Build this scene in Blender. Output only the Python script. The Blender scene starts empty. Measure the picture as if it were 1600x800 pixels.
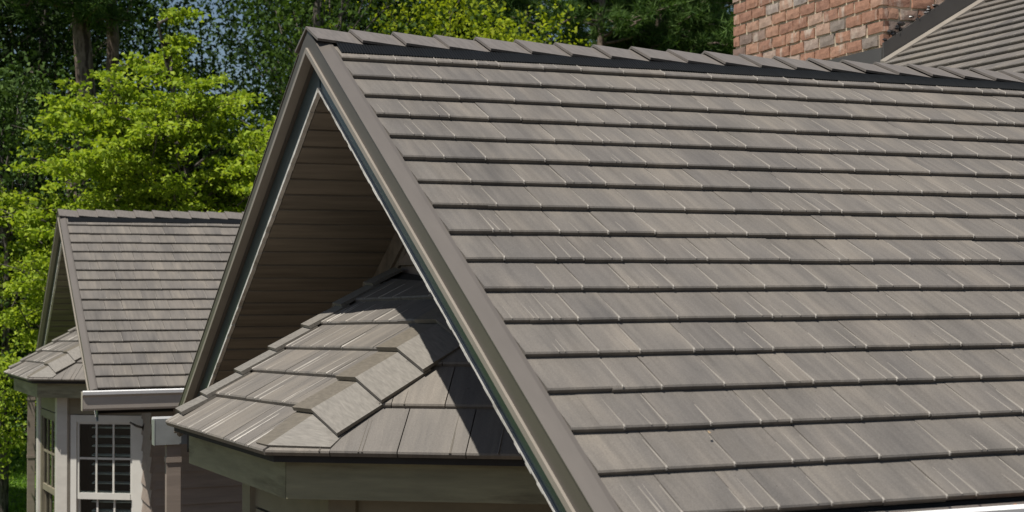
import bpy, math, random
import numpy as np
from mathutils import Matrix, Vector
S = bpy.context.scene
C = S.collection
random.seed(7)
rng = np.random.default_rng(7)
R = math.radians

# ---------------------------------------------------------------- camera, sky, sun, exposure
cam_d = bpy.data.cameras.new("camera")
cam = bpy.data.objects.new("camera", cam_d)
C.objects.link(cam)
S.camera = cam
YAW, PITCH, ROLL = R(21.757), R(0.996), R(-0.085)
F = Vector((math.sin(YAW) * math.cos(PITCH), math.cos(YAW) * math.cos(PITCH), math.sin(PITCH)))
RT = Vector((math.cos(YAW), -math.sin(YAW), 0))
UP = RT.cross(F)
RT2 = math.cos(ROLL) * RT + math.sin(ROLL) * UP
UP2 = RT2.cross(F)
m = Matrix((RT2, UP2, -F)).transposed().to_4x4()
m.translation = Vector((-1.6924, -6.7232, -1.1443))
cam.matrix_world = m
cam_d.sensor_width = 36
cam_d.lens = 36 * 2387.0 / 1600
cam_d.clip_start, cam_d.clip_end = 0.1, 600
cam_d.dof.use_dof = True
cam_d.dof.focus_distance = 7.3
cam_d.dof.aperture_fstop = 6.0
cam_d.dof.aperture_blades = 8

SUN_EL, SUN_AZ = R(64.5), R(-154)          # azimuth from +X, counter-clockwise
sd = Vector((math.cos(SUN_EL) * math.cos(SUN_AZ), math.cos(SUN_EL) * math.sin(SUN_AZ), math.sin(SUN_EL)))
W = bpy.data.worlds.new("World")
S.world = W
W.use_nodes = True
nt = W.node_tree
sky = nt.nodes.new("ShaderNodeTexSky")
sky.sky_type = 'NISHITA'
sky.sun_disc = False
sky.sun_elevation = SUN_EL
sky.sun_rotation = math.atan2(sd.x, sd.y)
nt.links.new(sky.outputs[0], nt.nodes["Background"].inputs[0])
nt.nodes["Background"].inputs[1].default_value = 0.06
ld = bpy.data.lights.new("sun", 'SUN')
ld.energy = 4.9
ld.angle = R(0.5)
ld.color = (1.0, 0.955, 0.88)
lo = bpy.data.objects.new("sun", ld)
C.objects.link(lo)
lo.rotation_euler = sd.to_track_quat('Z', 'Y').to_euler()
S.view_settings.view_transform = 'Standard'
S.view_settings.look = 'None'
S.view_settings.exposure = 0.2
S.cycles.max_bounces = 6
S.cycles.transparent_max_bounces = 4

# ---------------------------------------------------------------- materials
def newmat(name):
    M = bpy.data.materials.new(name)
    M.use_nodes = True
    n = M.node_tree.nodes
    return M, n, M.node_tree.links, n["Principled BSDF"]

def lnk(l, a, b):
    l.new(a, b)

def noise(n, l, vec, scale, detail=4, rough=0.55):
    t = n.new("ShaderNodeTexNoise")
    t.inputs["Scale"].default_value = scale
    t.inputs["Detail"].default_value = detail
    t.inputs["Roughness"].default_value = rough
    l.new(vec, t.inputs["Vector"])
    return t.outputs["Fac"]

def ramp(n, l, fac, stops):
    r = n.new("ShaderNodeValToRGB")
    e = r.color_ramp.elements
    while len(e) < len(stops):
        e.new(0.5)
    for k, (p, c) in enumerate(stops):
        e[k].position = p
        e[k].color = (*c, 1) if len(c) == 3 else c
    l.new(fac, r.inputs[0])
    return r.outputs[0]

def mapping(n, l, sc, rand=True, rot=(0, 0, 0)):
    tc = n.new("ShaderNodeTexCoord")
    mp = n.new("ShaderNodeMapping")
    mp.inputs["Scale"].default_value = sc
    mp.inputs["Rotation"].default_value = rot
    src = tc.outputs["Object"]
    if rand:
        oi = n.new("ShaderNodeObjectInfo")
        mu = n.new("ShaderNodeMath")
        mu.operation = 'MULTIPLY'
        mu.inputs[1].default_value = 37.0
        l.new(oi.outputs["Random"], mu.inputs[0])
        ad = n.new("ShaderNodeVectorMath")
        ad.operation = 'ADD'
        l.new(src, ad.inputs[0])
        l.new(mu.outputs[0], ad.inputs[1])
        src = ad.outputs[0]
    l.new(src, mp.inputs[0])
    return mp.outputs[0]

def mixc(n, l, fac, a, b, mode='MIX'):
    x = n.new("ShaderNodeMix")
    x.data_type = 'RGBA'
    x.blend_type = mode
    for v, s in ((fac, 0), (a, 6), (b, 7)):
        if hasattr(v, "links"):
            l.new(v, x.inputs[s])
        else:
            x.inputs[s].default_value = v if s == 0 else (*v, 1)
    return x.outputs[2]

def bump(n, l, h, bsdf, strength=0.3, dist=0.01):
    b = n.new("ShaderNodeBump")
    b.inputs["Strength"].default_value = strength
    b.inputs["Distance"].default_value = dist
    l.new(h, b.inputs["Height"])
    l.new(b.outputs[0], bsdf.inputs["Normal"])

def shingle_mat(name, sc=(1, 1, 1), gain=1.0, contrast=1.0):
    M, n, l, b = newmat(name)
    g = lambda c: tuple(x * gain for x in c)
    streak = noise(n, l, mapping(n, l, (34 * sc[0], 2.0 * sc[1], 2)), 1.0, 5, 0.62)
    patch = noise(n, l, mapping(n, l, (6.5 * sc[0], 1.7 * sc[1], 1)), 1.0, 2, 0.5)
    grain = noise(n, l, mapping(n, l, (260, 160, 200)), 1.0, 2, 0.6)
    base = ramp(n, l, patch, [(0.27, g((0.126, 0.116, 0.106))), (0.45, g((0.150, 0.137, 0.123))), (0.60, g((0.165, 0.149, 0.131))), (0.78, g((0.200, 0.178, 0.153)))])
    st = ramp(n, l, streak, [(0.28, (0.80, 0.80, 0.80)), (0.52, (1, 1, 1)), (0.76, (1.2, 1.19, 1.16))])
    c = mixc(n, l, 1.0, base, st, 'MULTIPLY')
    gr = ramp(n, l, grain, [(0.3, (0.86, 0.86, 0.86)), (0.7, (1.13, 1.13, 1.13))])
    c = mixc(n, l, 1.0, c, gr, 'MULTIPLY')
    oi = n.new("ShaderNodeObjectInfo")
    tint = ramp(n, l, oi.outputs["Random"], [(0.0, (0.92, 0.918, 0.92)), (0.35, (0.98, 0.975, 0.97)), (0.7, (1.03, 1.02, 1.0)), (1.0, (1.06, 1.05, 1.03))])
    c = mixc(n, l, 1.0, c, tint, 'MULTIPLY')
    ge = n.new("ShaderNodeNewGeometry")
    mp = n.new("ShaderNodeMapping")
    mp.inputs["Scale"].default_value = (1.6, .7, .7)
    l.new(ge.outputs["Position"], mp.inputs[0])
    st2 = ramp(n, l, noise(n, l, mp.outputs[0], 1.3, 6, .62), [(.32, (.85, .85, .845)), (.5, (1, 1, 1)), (.68, (1.09, 1.08, 1.06))])
    c = mixc(n, l, 1.0, c, st2, 'MULTIPLY')
    sp = ramp(n, l, noise(n, l, mapping(n, l, (75, 75, 75)), 1.0, 2, .5), [(.73, (1, 1, 1)), (.78, (.6, .57, .53))])
    c = mixc(n, l, 1.0, c, sp, 'MULTIPLY')
    l.new(c, b.inputs["Base Color"])
    b.inputs["Roughness"].default_value = 0.58
    b.inputs["Specular IOR Level"].default_value = 0.35
    bump(n, l, streak, b, 0.35, 0.004)
    return M

def plain(name, col, rough=0.6, var=0.12, scale=(6, 6, 6), spec=0.4, metal=0.0, bmp=0.0, dirt=None):
    M, n, l, b = newmat(name)
    f = noise(n, l, mapping(n, l, scale), 1.0, 5, 0.6)
    lo_ = tuple(x * (1 - var) for x in col)
    hi_ = tuple(min(1, x * (1 + var)) for x in col)
    c = ramp(n, l, f, [(0.3, lo_), (0.7, hi_)])
    if dirt:
        f2 = noise(n, l, mapping(n, l, tuple(s * 0.35 for s in scale)), 1.0, 6, 0.7)
        mk = ramp(n, l, f2, [(0.52, (0, 0, 0)), (0.72, (1, 1, 1))])
        c = mixc(n, l, mk, c, dirt)
    l.new(c, b.inputs["Base Color"])
    b.inputs["Roughness"].default_value = rough
    b.inputs["Specular IOR Level"].default_value = spec
    b.inputs["Metallic"].default_value = metal
    if bmp:
        bump(n, l, f, b, bmp, 0.004)
    return M

M_SH = shingle_mat("shingle_paint")
M_HIPD = plain("hip_cap_shade_paint", (0.142, 0.124, 0.098), 0.55, 0.2, (16, 90, 60), bmp=0.3)  # darker flange tone: shading across the cap fold painted into the colour
M_SKIRT = shingle_mat("bay_shingle_paint", (0.9, 1, 1), 1.05)
M_CAP = plain("cap_paint", (0.155, 0.138, 0.123), 0.55, 0.16, (60, 9, 9), bmp=0.15)
M_RIB = plain("rib_highlight_paint", (0.24, 0.219, 0.192), 0.5, 0.2, (40, 5, 5))  # sun highlight along the shingle ribs, painted as a lighter colour
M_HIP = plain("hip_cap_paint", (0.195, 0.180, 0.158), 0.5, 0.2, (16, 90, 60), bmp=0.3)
M_TRIM = plain("rake_metal", (0.120, 0.106, 0.093), 0.42, 0.07, (14, 3, 3))
M_LIP = plain("drip_edge_metal", (0.25, 0.222, 0.188), 0.45, 0.08, (10, 3, 3))
M_TEAL = plain("backing_board_shade", (0.055, 0.085, 0.095), 0.3, 0.2, (8, 3, 3), spec=0.5)  # dark teal puts the skylit shade under the rake into the colour
M_WHITE = plain("white_vinyl", (0.60, 0.58, 0.54), 0.5, 0.2, (30, 14, 14), bmp=0.5, dirt=(0.26, 0.24, 0.2))
M_VENT = plain("black_vent_plastic", (0.006, 0.007, 0.008), 0.5, 0.2, (40, 8, 8), spec=0.08)
M_RAKE = plain("rake_board_paint", (0.084, 0.073, 0.061), 0.42, 0.08, (14, 3, 3))
M_RIBL = plain("bright_rib_highlight", (0.46, 0.43, 0.385), 0.5, 0.25, (40, 9, 9))  # stronger painted highlight for nibs and bay front ribs
M_PLANK = plain("soffit_plank_paint", (0.172, 0.149, 0.118), 0.62, 0.36, (1.3, 12, 12), bmp=0.3)
M_WALL = plain("siding_paint", (0.265, 0.215, 0.178), 0.7, 0.14, (2.2, 14, 24), bmp=0.2)
M_FASCIA = plain("bay_fascia_paint", (0.245, 0.232, 0.145), 0.66, 0.24, (3, 3, 22), bmp=0.25, dirt=(0.105, 0.085, 0.05))
M_TRIMWOOD = plain("window_trim_paint", (0.52, 0.49, 0.44), 0.55, 0.08, (5, 5, 12))
M_OLIVE = plain("frieze_paint", (0.21, 0.185, 0.13), 0.6, 0.14, (4, 4, 10))
M_SASH = plain("sash_paint", (0.62, 0.60, 0.55), 0.45, 0.06, (6, 6, 6))
M_GUT = plain("gutter_paint", (0.42, 0.37, 0.32), 0.4, 0.08, (3, 8, 8))
M_GUTW = plain("gutter_white", (0.82, 0.81, 0.79), 0.3, 0.08, (6, 10, 10), spec=0.6)
M_GUTG = plain("gutter_grey", (0.23, 0.24, 0.235), 0.4, 0.1, (8, 10, 10), spec=0.5)
M_DARK = plain("dark_underlay", (0.035, 0.033, 0.032), 0.85, 0.2, (6, 6, 6))
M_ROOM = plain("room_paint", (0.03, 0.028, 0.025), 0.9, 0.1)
M_SLAT = plain("shutter_paint", (0.74, 0.74, 0.69), 0.5, 0.06)
M_FLASH = plain("lead_flashing", (0.082, 0.076, 0.070), 0.38, 0.1, (5, 5, 5), spec=0.5)
M_TAR = plain("roof_tar", (0.012, 0.011, 0.011), 0.35, 0.2, (20, 20, 20), spec=0.6)
M_DRY = plain("dry_leaf", (0.27, 0.12, 0.045), 0.7, 0.4, (30, 30, 30))

def glass_mat():
    M, n, l, b = newmat("window_glass")
    b.inputs["Base Color"].default_value = (0.75, 0.88, 0.82, 1)
    b.inputs["Roughness"].default_value = 0.02
    tr = n.new("ShaderNodeBsdfTransparent")
    tr.inputs[0].default_value = (0.82, 0.90, 0.86, 1)
    gl = n.new("ShaderNodeBsdfGlossy")
    gl.inputs["Roughness"].default_value = 0.02
    fr = n.new("ShaderNodeFresnel")
    fr.inputs["IOR"].default_value = 1.55
    mx = n.new("ShaderNodeMixShader")
    l.new(fr.outputs[0], mx.inputs[0])
    l.new(tr.outputs[0], mx.inputs[1])
    l.new(gl.outputs[0], mx.inputs[2])
    l.new(mx.outputs[0], n["Material Output"].inputs[0])
    return M
M_GLASS = glass_mat()

def brick_mat():
    M, n, l, b = newmat("brick_clay")
    oi = n.new("ShaderNodeObjectInfo")
    base = ramp(n, l, oi.outputs["Random"], [(0.0, (0.22, 0.13, 0.10)), (0.06, (0.27, 0.235, 0.20)), (0.09, (0.33, 0.175, 0.12)), (0.5, (0.38, 0.20, 0.13)),
                                             (0.75, (0.43, 0.245, 0.165)), (0.93, (0.45, 0.32, 0.245)), (1.0, (0.33, 0.28, 0.25))])
    f = noise(n, l, mapping(n, l, (22, 22, 22)), 1.0, 6, 0.7)
    sh = ramp(n, l, f, [(0.25, (0.55, 0.5, 0.48)), (0.5, (1, 1, 1)), (0.75, (1.25, 1.28, 1.3))])
    c = mixc(n, l, 1.0, base, sh, 'MULTIPLY')
    f2 = noise(n, l, mapping(n, l, (9, 9, 3)), 1.0, 5, 0.65)
    mk = ramp(n, l, f2, [(0.56, (0, 0, 0)), (0.70, (0.7, 0.7, 0.7))])
    c = mixc(n, l, mk, c, (0.62, 0.56, 0.47))
    l.new(c, b.inputs["Base Color"])
    b.inputs["Roughness"].default_value = 0.9
    bump(n, l, noise(n, l, mapping(n, l, (70, 70, 70)), 1.0, 5, 0.7), b, 0.5, 0.004)
    return M
M_BRICK = brick_mat()
M_MORTAR = plain("mortar", (0.52, 0.45, 0.33), 0.95, 0.22, (18, 18, 18), bmp=0.8)

def leaf_mat(name, cols, trans=0.45, tcol=None, rough=0.7):
    M, n, l, b = newmat(name)
    ge = n.new("ShaderNodeNewGeometry")
    c = ramp(n, l, ge.outputs["Random Per Island"], [(i / (len(cols) - 1), k) for i, k in enumerate(cols)])
    l.new(c, b.inputs["Base Color"])
    b.inputs["Roughness"].default_value = rough
    b.inputs["Specular IOR Level"].default_value = 0.15
    t = n.new("ShaderNodeBsdfTranslucent")
    tc = mixc(n, l, 1.0, c, tcol or (1.15, 1.2, 0.6), 'MULTIPLY')
    l.new(tc, t.inputs[0])
    mx = n.new("ShaderNodeMixShader")
    mx.inputs[0].default_value = trans
    l.new(b.outputs[0], mx.inputs[1])
    l.new(t.outputs[0], mx.inputs[2])
    l.new(mx.outputs[0], n["Material Output"].inputs[0])
    return M
L_LIME = leaf_mat("dogwood_leaf", [(0.14, 0.22, 0.02), (0.26, 0.37, 0.035), (0.40, 0.50, 0.07), (0.31, 0.39, 0.04), (0.19, 0.29, 0.03)], 0.42, (1.2, 1.2, 0.5))
L_MAPLE = leaf_mat("maple_leaf", [(0.17, 0.24, 0.014), (0.28, 0.35, 0.025), (0.38, 0.43, 0.04)], 0.45, (1.25, 1.25, 0.5))
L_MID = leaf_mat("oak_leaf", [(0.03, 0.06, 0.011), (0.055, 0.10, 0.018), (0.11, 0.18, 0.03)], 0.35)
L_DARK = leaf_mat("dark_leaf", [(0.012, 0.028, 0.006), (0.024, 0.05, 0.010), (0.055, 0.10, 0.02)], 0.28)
L_HOLLY = leaf_mat("holly_leaf", [(0.03, 0.06, 0.014), (0.06, 0.11, 0.024), (0.11, 0.17, 0.045)], 0.22, rough=0.8)
L_PINE = leaf_mat("pine_needle", [(0.035, 0.075, 0.02), (0.07, 0.13, 0.03), (0.12, 0.19, 0.05)], 0.3)

def bark_mat(name, a, b_, sc):
    M, n, l, b = newmat(name)
    pl = noise(n, l, mapping(n, l, (7 * sc, 7 * sc, 2.1 * sc)), 1.0, 3, 0.5)
    f = noise(n, l, mapping(n, l, (16, 16, 8)), 1.0, 6, 0.7)
    cr = ramp(n, l, pl, [(0.40, (0.28, 0.25, 0.23)), (0.47, (1, 1, 1)), (0.56, (1.1, 1.1, 1.1)), (0.62, (0.45, 0.42, 0.4)), (0.68, (1, 1, 1))])
    c = mixc(n, l, 1.0, ramp(n, l, f, [(0.3, a), (0.7, b_)]), cr, 'MULTIPLY')
    l.new(c, b.inputs["Base Color"])
    b.inputs["Roughness"].default_value = 0.95
    bump(n, l, pl, b, 0.8, 0.05)
    return M
M_PBARK = bark_mat("pine_bark", (0.10, 0.075, 0.058), (0.23, 0.175, 0.14), 1.0)
M_BARK = bark_mat("grey_bark", (0.07, 0.06, 0.05), (0.17, 0.15, 0.125), 2.0)

# ---------------------------------------------------------------- mesh helpers
class MB:
    def __init__(s):
        s.v, s.f, s.m = [], [], []
    def add(s, pts, faces, mat=0):
        o = len(s.v)
        s.v += [tuple(p) for p in pts]
        for f in faces:
            s.f.append([o + i for i in f])
            s.m.append(mat)
    def hexa(s, p, mat=0):                # p: bottom ring 4, top ring 4
        s.add(p, [(3, 2, 1, 0), (4, 5, 6, 7), (0, 1, 5, 4), (1, 2, 6, 5), (2, 3, 7, 6), (3, 0, 4, 7)], mat)
    def box(s, x0, x1, y0, y1, z0, z1, mat=0, fr=None):
        P = [(x0, y0, z0), (x1, y0, z0), (x1, y1, z0), (x0, y1, z0), (x0, y0, z1), (x1, y0, z1), (x1, y1, z1), (x0, y1, z1)]
        if fr:
            P = [tuple(fr @ Vector(q)) for q in P]
        s.hexa(P, mat)
    def prism(s, prof, x0, x1, mat=0):    # prof: list of (y, z); extruded along X
        k = len(prof)
        pts = [(x0, y, z) for y, z in prof] + [(x1, y, z) for y, z in prof]
        fs = [tuple(range(k - 1, -1, -1)), tuple(range(k, 2 * k))] + [(i, (i + 1) % k, k + (i + 1) % k, k + i) for i in range(k)]
        s.add(pts, fs, mat)
    def tube(s, pts, rad, n=8, mat=0):
        rings = []
        pts = [Vector(p) for p in pts]
        for i, p in enumerate(pts):
            d = (pts[min(i + 1, len(pts) - 1)] - pts[max(i - 1, 0)]).normalized()
            a = d.cross(Vector((0.31, 0.95, 0.05)))
            if a.length < 1e-3:
                a = d.cross(Vector((1, 0, 0)))
            a.normalize()
            b = d.cross(a)
            rings.append([p + rad[i] * (math.cos(2 * math.pi * k / n) * a + math.sin(2 * math.pi * k / n) * b) for k in range(n)])
        o = len(s.v)
        for r in rings:
            s.v += [tuple(q) for q in r]
        for i in range(len(rings) - 1):
            for k in range(n):
                s.f.append([o + i * n + k, o + i * n + (k + 1) % n, o + (i + 1) * n + (k + 1) % n, o + (i + 1) * n + k])
                s.m.append(mat)
    def mesh(s, name, mats):
        me = bpy.data.meshes.new(name)
        me.from_pydata(s.v, [], s.f)
        for k in (mats if isinstance(mats, (list, tuple)) else [mats]):
            me.materials.append(k)
        if any(s.m):
            me.polygons.foreach_set("material_index", s.m)
        me.update()
        return me
    def build(s, name, mats, parent=None, loc=None, smooth=False):
        me = s.mesh(name, mats)
        if smooth:
            me.polygons.foreach_set("use_smooth", [True] * len(me.polygons))
        return link(name, me, parent, loc)

def link(name, me, parent=None, loc=None, mat=None):
    o = bpy.data.objects.new(name, me)
    C.objects.link(o)
    if parent:
        o.parent = parent
    if mat is not None:
        o.matrix_local = mat
    elif loc:
        o.location = loc
    return o

def tag(o, label=None, cat=None, group=None, kind=None):
    for k, v in (("label", label), ("category", cat), ("group", group), ("kind", kind)):
        if v:
            o[k] = v
    return o

# ---------------------------------------------------------------- shared roof measures
TH = 0.5184
c, sn, T = math.cos(TH), math.sin(TH), math.tan(TH)
S0, EXP = 0.382, 0.2
NROW = 17
GROUND = -4.6

def shingle_mesh(w, seed, L=0.215, scratch=2):
    r = random.Random(seed)
    b = MB()
    x0, x1 = 0.001, w - 0.0015
    wv = lambda: r.uniform(-0.0012, 0.0012)
    y0a, y0b = -0.003 + wv(), -0.003 + wv()
    P = [(x0, y0a + .004, 0.003), (x1, y0b + .004, 0.003), (x0, y0a - 0.001, 0.021), (x1, y0b - 0.001, 0.021), (x0, y0a + 0.004, 0.0255), (x1, y0b + 0.004, 0.0255),
         (x0, L, 0.0035), (x1, L, 0.0035), (x0, L, 0.0), (x1, L, 0.0)]
    b.add(P, [(0, 1, 3, 2), (2, 3, 5, 4), (4, 5, 7, 6), (0, 2, 4, 6, 8), (1, 9, 7, 5, 3)])
    def z(y):
        return 0.0255 - (y - 0.002) / (L - 0.002) * 0.022
    def rib(x, ya, yb, wd, h, drift):
        za, zb = z(ya), z(yb)
        q = [(x - wd, ya, za), (x, ya, za + h), (x + wd, ya, za), (x + drift - wd * .3, yb, zb), (x + drift, yb, zb + h * .3), (x + drift + wd * .3, yb, zb)]
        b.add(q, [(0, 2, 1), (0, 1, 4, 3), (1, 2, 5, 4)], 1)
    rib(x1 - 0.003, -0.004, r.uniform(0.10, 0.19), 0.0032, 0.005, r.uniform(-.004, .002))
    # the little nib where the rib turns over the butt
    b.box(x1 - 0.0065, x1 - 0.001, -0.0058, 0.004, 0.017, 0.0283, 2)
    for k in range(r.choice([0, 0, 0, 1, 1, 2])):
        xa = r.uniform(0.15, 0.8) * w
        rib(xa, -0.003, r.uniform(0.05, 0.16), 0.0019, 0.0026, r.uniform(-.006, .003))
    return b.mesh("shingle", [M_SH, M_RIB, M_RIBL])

SH_VAR = [(w, shingle_mesh(w, i * 7 + k)) for i, w in enumerate((0.105, 0.145, 0.17, 0.19, 0.215, 0.25)) for k in range(1 if i == 0 else 4)]

def shingle_row(xa, xb, seed):
    r = random.Random(seed)
    x = xa
    out = []
    while x < xb:
        w, me = r.choice(SH_VAR)
        out.append((x, w, me))
        x += w
    return out

def join_into(mb, me, mat):
    o = len(mb.v)
    for v in me.vertices:
        mb.v.append(tuple(mat @ v.co))
    for p in me.polygons:
        mb.f.append([o + i for i in p.vertices])
        mb.m.append(p.material_index)

def slab(mb, bl, br, tr, tl, n, hb=0.0235, ht=0.005, mat=0, low=0.0, bev=0.006):
    """a tile on a plane with normal n: thick at the butt (bl-br), thin where it tucks under the next row"""
    bl, br, tr, tl = map(Vector, (bl, br, tr, tl))
    ub = ((tl - bl) + (tr - br)).normalized()
    P = [bl + n * low, br + n * low, bl + n * (hb - bev), br + n * (hb - bev), bl + ub * bev + n * hb, br + ub * bev + n * hb,
         tl + n * ht, tr + n * ht, tl + n * low, tr + n * low]
    mb.add(P, [(0, 1, 3, 2), (2, 3, 5, 4), (4, 5, 7, 6), (0, 2, 4, 6, 8), (1, 9, 7, 5, 3), (6, 7, 9, 8)], mat)

def rib_on(mb, a, b, n, side, wd=0.005, h=0.006, mat=1):
    a, b = Vector(a), Vector(b)
    q = [a - side * wd, a + n * h, a + side * wd, b - side * wd * .3, b + n * h * .3, b + side * wd * .3]
    mb.add(q, [(0, 2, 1), (0, 1, 4, 3), (1, 2, 5, 4)], mat)

def to_local(me, origin, xa, ya):
    """move a mesh built in wing coordinates to a local frame: x along xa, y along ya (so that streaks run up the slope)"""
    xa = Vector(xa).normalized()
    za = xa.cross(Vector(ya)).normalized()
    ya = za.cross(xa)
    M = Matrix((xa, ya, za)).transposed().to_4x4()
    M.translation = Vector(origin)
    me.transform(M.inverted())
    me.update()
    return M

# ---------------------------------------------------------------- a gabled wing with its bay
VIS = [3.707, 3.556, 3.413, 3.263, 3.111, 2.971, 2.815, 2.674, 2.529, 2.381, 2.237, 2.09, 1.938, 1.79, 1.645, 1.497, 1.336]

def slope_matrix(x, s, dn=0.0, up=Vector((0, c, sn)), nrm=Vector((0, -sn, c))):
    xa = up.cross(nrm)
    M = Matrix((xa, up, nrm)).transposed().to_4x4()
    M.translation = Vector((x, -s * c, -s * sn)) + nrm * dn
    return M

def build_wing(D, xlen, label, row_end, seed, caps_to, s_left=4.1):
    D = Vector(D)
    near = D.y < 1                      # the near bay is painted olive, the far one off-white
    root = bpy.data.objects.new("gabled_house", None)
    C.objects.link(root)
    root.location = (D.x, D.y, GROUND)
    tag(root, label, "house")
    off = (0, 0, D.z - GROUND)
    rr = random.Random(seed)
    def part(mb, name, mats, smooth=False):
        return mb.build(name, mats, root, off, smooth)
    def sub(mb, name, mats, par):
        return mb.build(name, mats, par)
    s_right = S0 + 16 * EXP
    # ---- roof body
    b = MB()
    k = 0.014
    b.prism([(0, -k), (-s_right * c + .02, -s_right * sn - k + .01), (-s_right * c + .02, -s_right * sn - 0.20), (-.3, -.3 * T - .262), (0, -.262)], 0.068, xlen)
    b.prism([(0, -k), (0, -.262), (s_left * c - .05, -s_left * sn - .235), (s_left * c - .05, -s_left * sn - k + .03)], 0.068, xlen)
    roof = part(b, "roof", M_DARK)
    # shingles of the near slope, one object each as far as the photo shows them
    rest = MB()
    for i in range(NROW):
        s = S0 + i * EXP
        for (x, w, me) in shingle_row(0.063 - (0.04 * (i % 3)), xlen, seed * 100 + i):
            xo = x
            if x < 0.063:
                xo = 0.063
            M = slope_matrix(xo, s + rr.uniform(-.002, .002), rr.uniform(-.001, .002)) @ Matrix.Rotation(rr.uniform(-.004, .004), 4, 'Z')
            if x < row_end[i]:
                link("shingle", me, roof, mat=M)
            else:
                join_into(rest, me, M)
    # the cut row under the ridge vent
    b2 = MB()
    for (x, w, me) in shingle_row(0.063, xlen, seed * 100 + 77):
        M = slope_matrix(x, S0, -.001)
    # far slope: plain rows
    for i in range(20):
        s = S0 + i * EXP
        if s > s_left:
            break
        for x in np.arange(0.063, xlen, 0.4):
            yv, zv = s * c, -s * sn
            up = Vector((0, -c, sn))
            n_ = Vector((0, sn, c))
            bl, br = Vector((x + .398, yv, zv)), Vector((x, yv, zv))
            slab(rest, bl, br, br + up * .21, bl + up * .21, n_)
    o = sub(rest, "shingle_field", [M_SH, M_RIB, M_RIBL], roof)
    tag(o, kind="stuff")
    # ridge vent: a corrugated strip each side of the ridge
    for sg in (-1, 1):
        b = MB()
        xs = np.arange(0.075, xlen, 0.0066)
        nn = Vector((0, sg * sn, c))
        dn = Vector((0, sg * c, -sn))
        rowt, rowm, rowb = [], [], []
        pts = []
        for j, x in enumerate(xs):
            e = 0.004 if j % 2 else 0.0
            wob = 0.004 * math.sin(x * 3.1) + 0.003 * math.sin(x * 9.7 + 1)
            for (s_, h_) in ((0.17, 0.004), (0.232 + e * .3, 0.028 + e * .6), (0.325 + wob + e, 0.024 + e), (0.336 + wob + e, 0.003)):
                pts.append(Vector((x, 0, 0)) + dn * s_ + nn * h_)
        fs = []
        for j in range(len(xs) - 1):
            a = j * 4
            for q in (0, 1, 2):
                f = (a + q, a + q + 1, a + q + 5, a + q + 4)
                fs.append(f if sg < 0 else f[::-1])
        b.add(pts, fs)
        sub(b, "ridge_vent", M_VENT, roof)
    # ridge caps
    b = MB()
    n1, n2 = Vector((0, -sn, c)), Vector((0, sn, c))
    d1_, d2_ = Vector((0, -c, -sn)), Vector((0, c, -sn))
    wcap = 0.222
    L = 0.226
    def caprow(x, h):
        zt = Vector((x, 0, h - .032))
        return [Vector((x, 0, 0)) + d2_ * wcap + n2 * h, zt, Vector((x, 0, 0)) + d1_ * wcap + n1 * h]
    f0, f1 = caprow(0, .043), caprow(L, .024)
    g0, g1 = caprow(0, .031), caprow(L, .013)
    P = f0 + f1 + g0 + g1
    b.add(P, [(0, 1, 4, 3), (1, 2, 5, 4), (6, 7, 1, 0), (7, 8, 2, 1), (9, 10, 7, 6), (10, 11, 8, 7), (2, 8, 11, 5), (0, 3, 9, 6), (3, 4, 10, 9), (4, 5, 11, 10)])
    capme = b.mesh("ridge_cap", M_CAP)
    more = MB()
    kx = 0
    while kx * 0.2035 < xlen:
        x = kx * 0.2035 - .008
        M = Matrix.Translation((x, rr.uniform(-.003, .003), rr.uniform(-.002, .003))) @ Matrix.Rotation(rr.uniform(-.012, .012), 4, 'X') @ Matrix.Rotation(rr.uniform(-.008, .008), 4, 'Z')
        if x < caps_to:
            link("ridge_cap", capme, roof, mat=M)
        else:
            join_into(more, capme, M)
        kx += 1
    tag(sub(more, "ridge_cap_row", M_CAP, roof), kind="stuff")
    # ---- rakes
    for sg, se in ((-1, s_right + .02), (1, s_left)):
        def rk(x0, x1, r0, r1, s0=0.0, s1=se, mb=None, wob=0):
            mb = mb or MB()
            N = 1 if not wob else 70
            for q in range(N):
                sa, sb = s0 + (s1 - s0) * q / N, s0 + (s1 - s0) * (q + 1) / N
                w0 = rr.uniform(-wob, wob)
                lo = [Vector((x, sg * s_ * c, -s_ * sn + r0 + w0)) for s_ in (sa, sb) for x in (x0, x1)]
                hi = [Vector((x, sg * s_ * c, -s_ * sn + r1)) for s_ in (sa, sb) for x in (x0, x1)]
                ring = [0, 1, 3, 2] if sg > 0 else [0, 2, 3, 1]
                mb.hexa([lo[t] for t in ring] + [hi[t] for t in ring])
            return mb
        board = part(rk(0.0, 0.03, -0.084, 0.0), "rake_board", M_RAKE)
        mb = MB()
        prof = [(-.004, .0005), (.0615, .0005), (.0615, .021), (.046, .021), (-.004, .0055)]
        ring2 = [[Vector((x, sg * q * c, -q * sn + r_)) for x, r_ in prof] for q in (.19, se)]
        P = ring2[0] + ring2[1]
        mb.add(P, [(4, 3, 2, 1, 0), (5, 6, 7, 8, 9)] + [(i, (i + 1) % 5, 5 + (i + 1) % 5, 5 + i) for i in range(5)])
        sub(mb, "rake_flashing", M_TRIM, board)
        sub(rk(-.010, 0.034, -0.110, -0.0845), "drip_edge", M_LIP, board)
        sub(rk(0.0345, (.0595 if sg < 0 else .0545), -0.112, -0.09), "return_strip", M_RAKE, board)
        sub(rk(*((0.060, 0.070, -0.2715) if sg < 0 else (.055, .0655, -.2625)), -0.02, s1=se - (.4 if sg > 0 else 0)), "backing_board", M_TEAL, board)
        sub(rk(*((0.051, 0.0705, -0.2835, -0.272) if sg < 0 else (.045, .066, -.283, -.263)), wob=.004, s1=se - (.4 if sg > 0 else 0)), "edge_strip", M_WHITE, board)
    # ---- planked soffit under the deep overhang
    b = MB()
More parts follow.
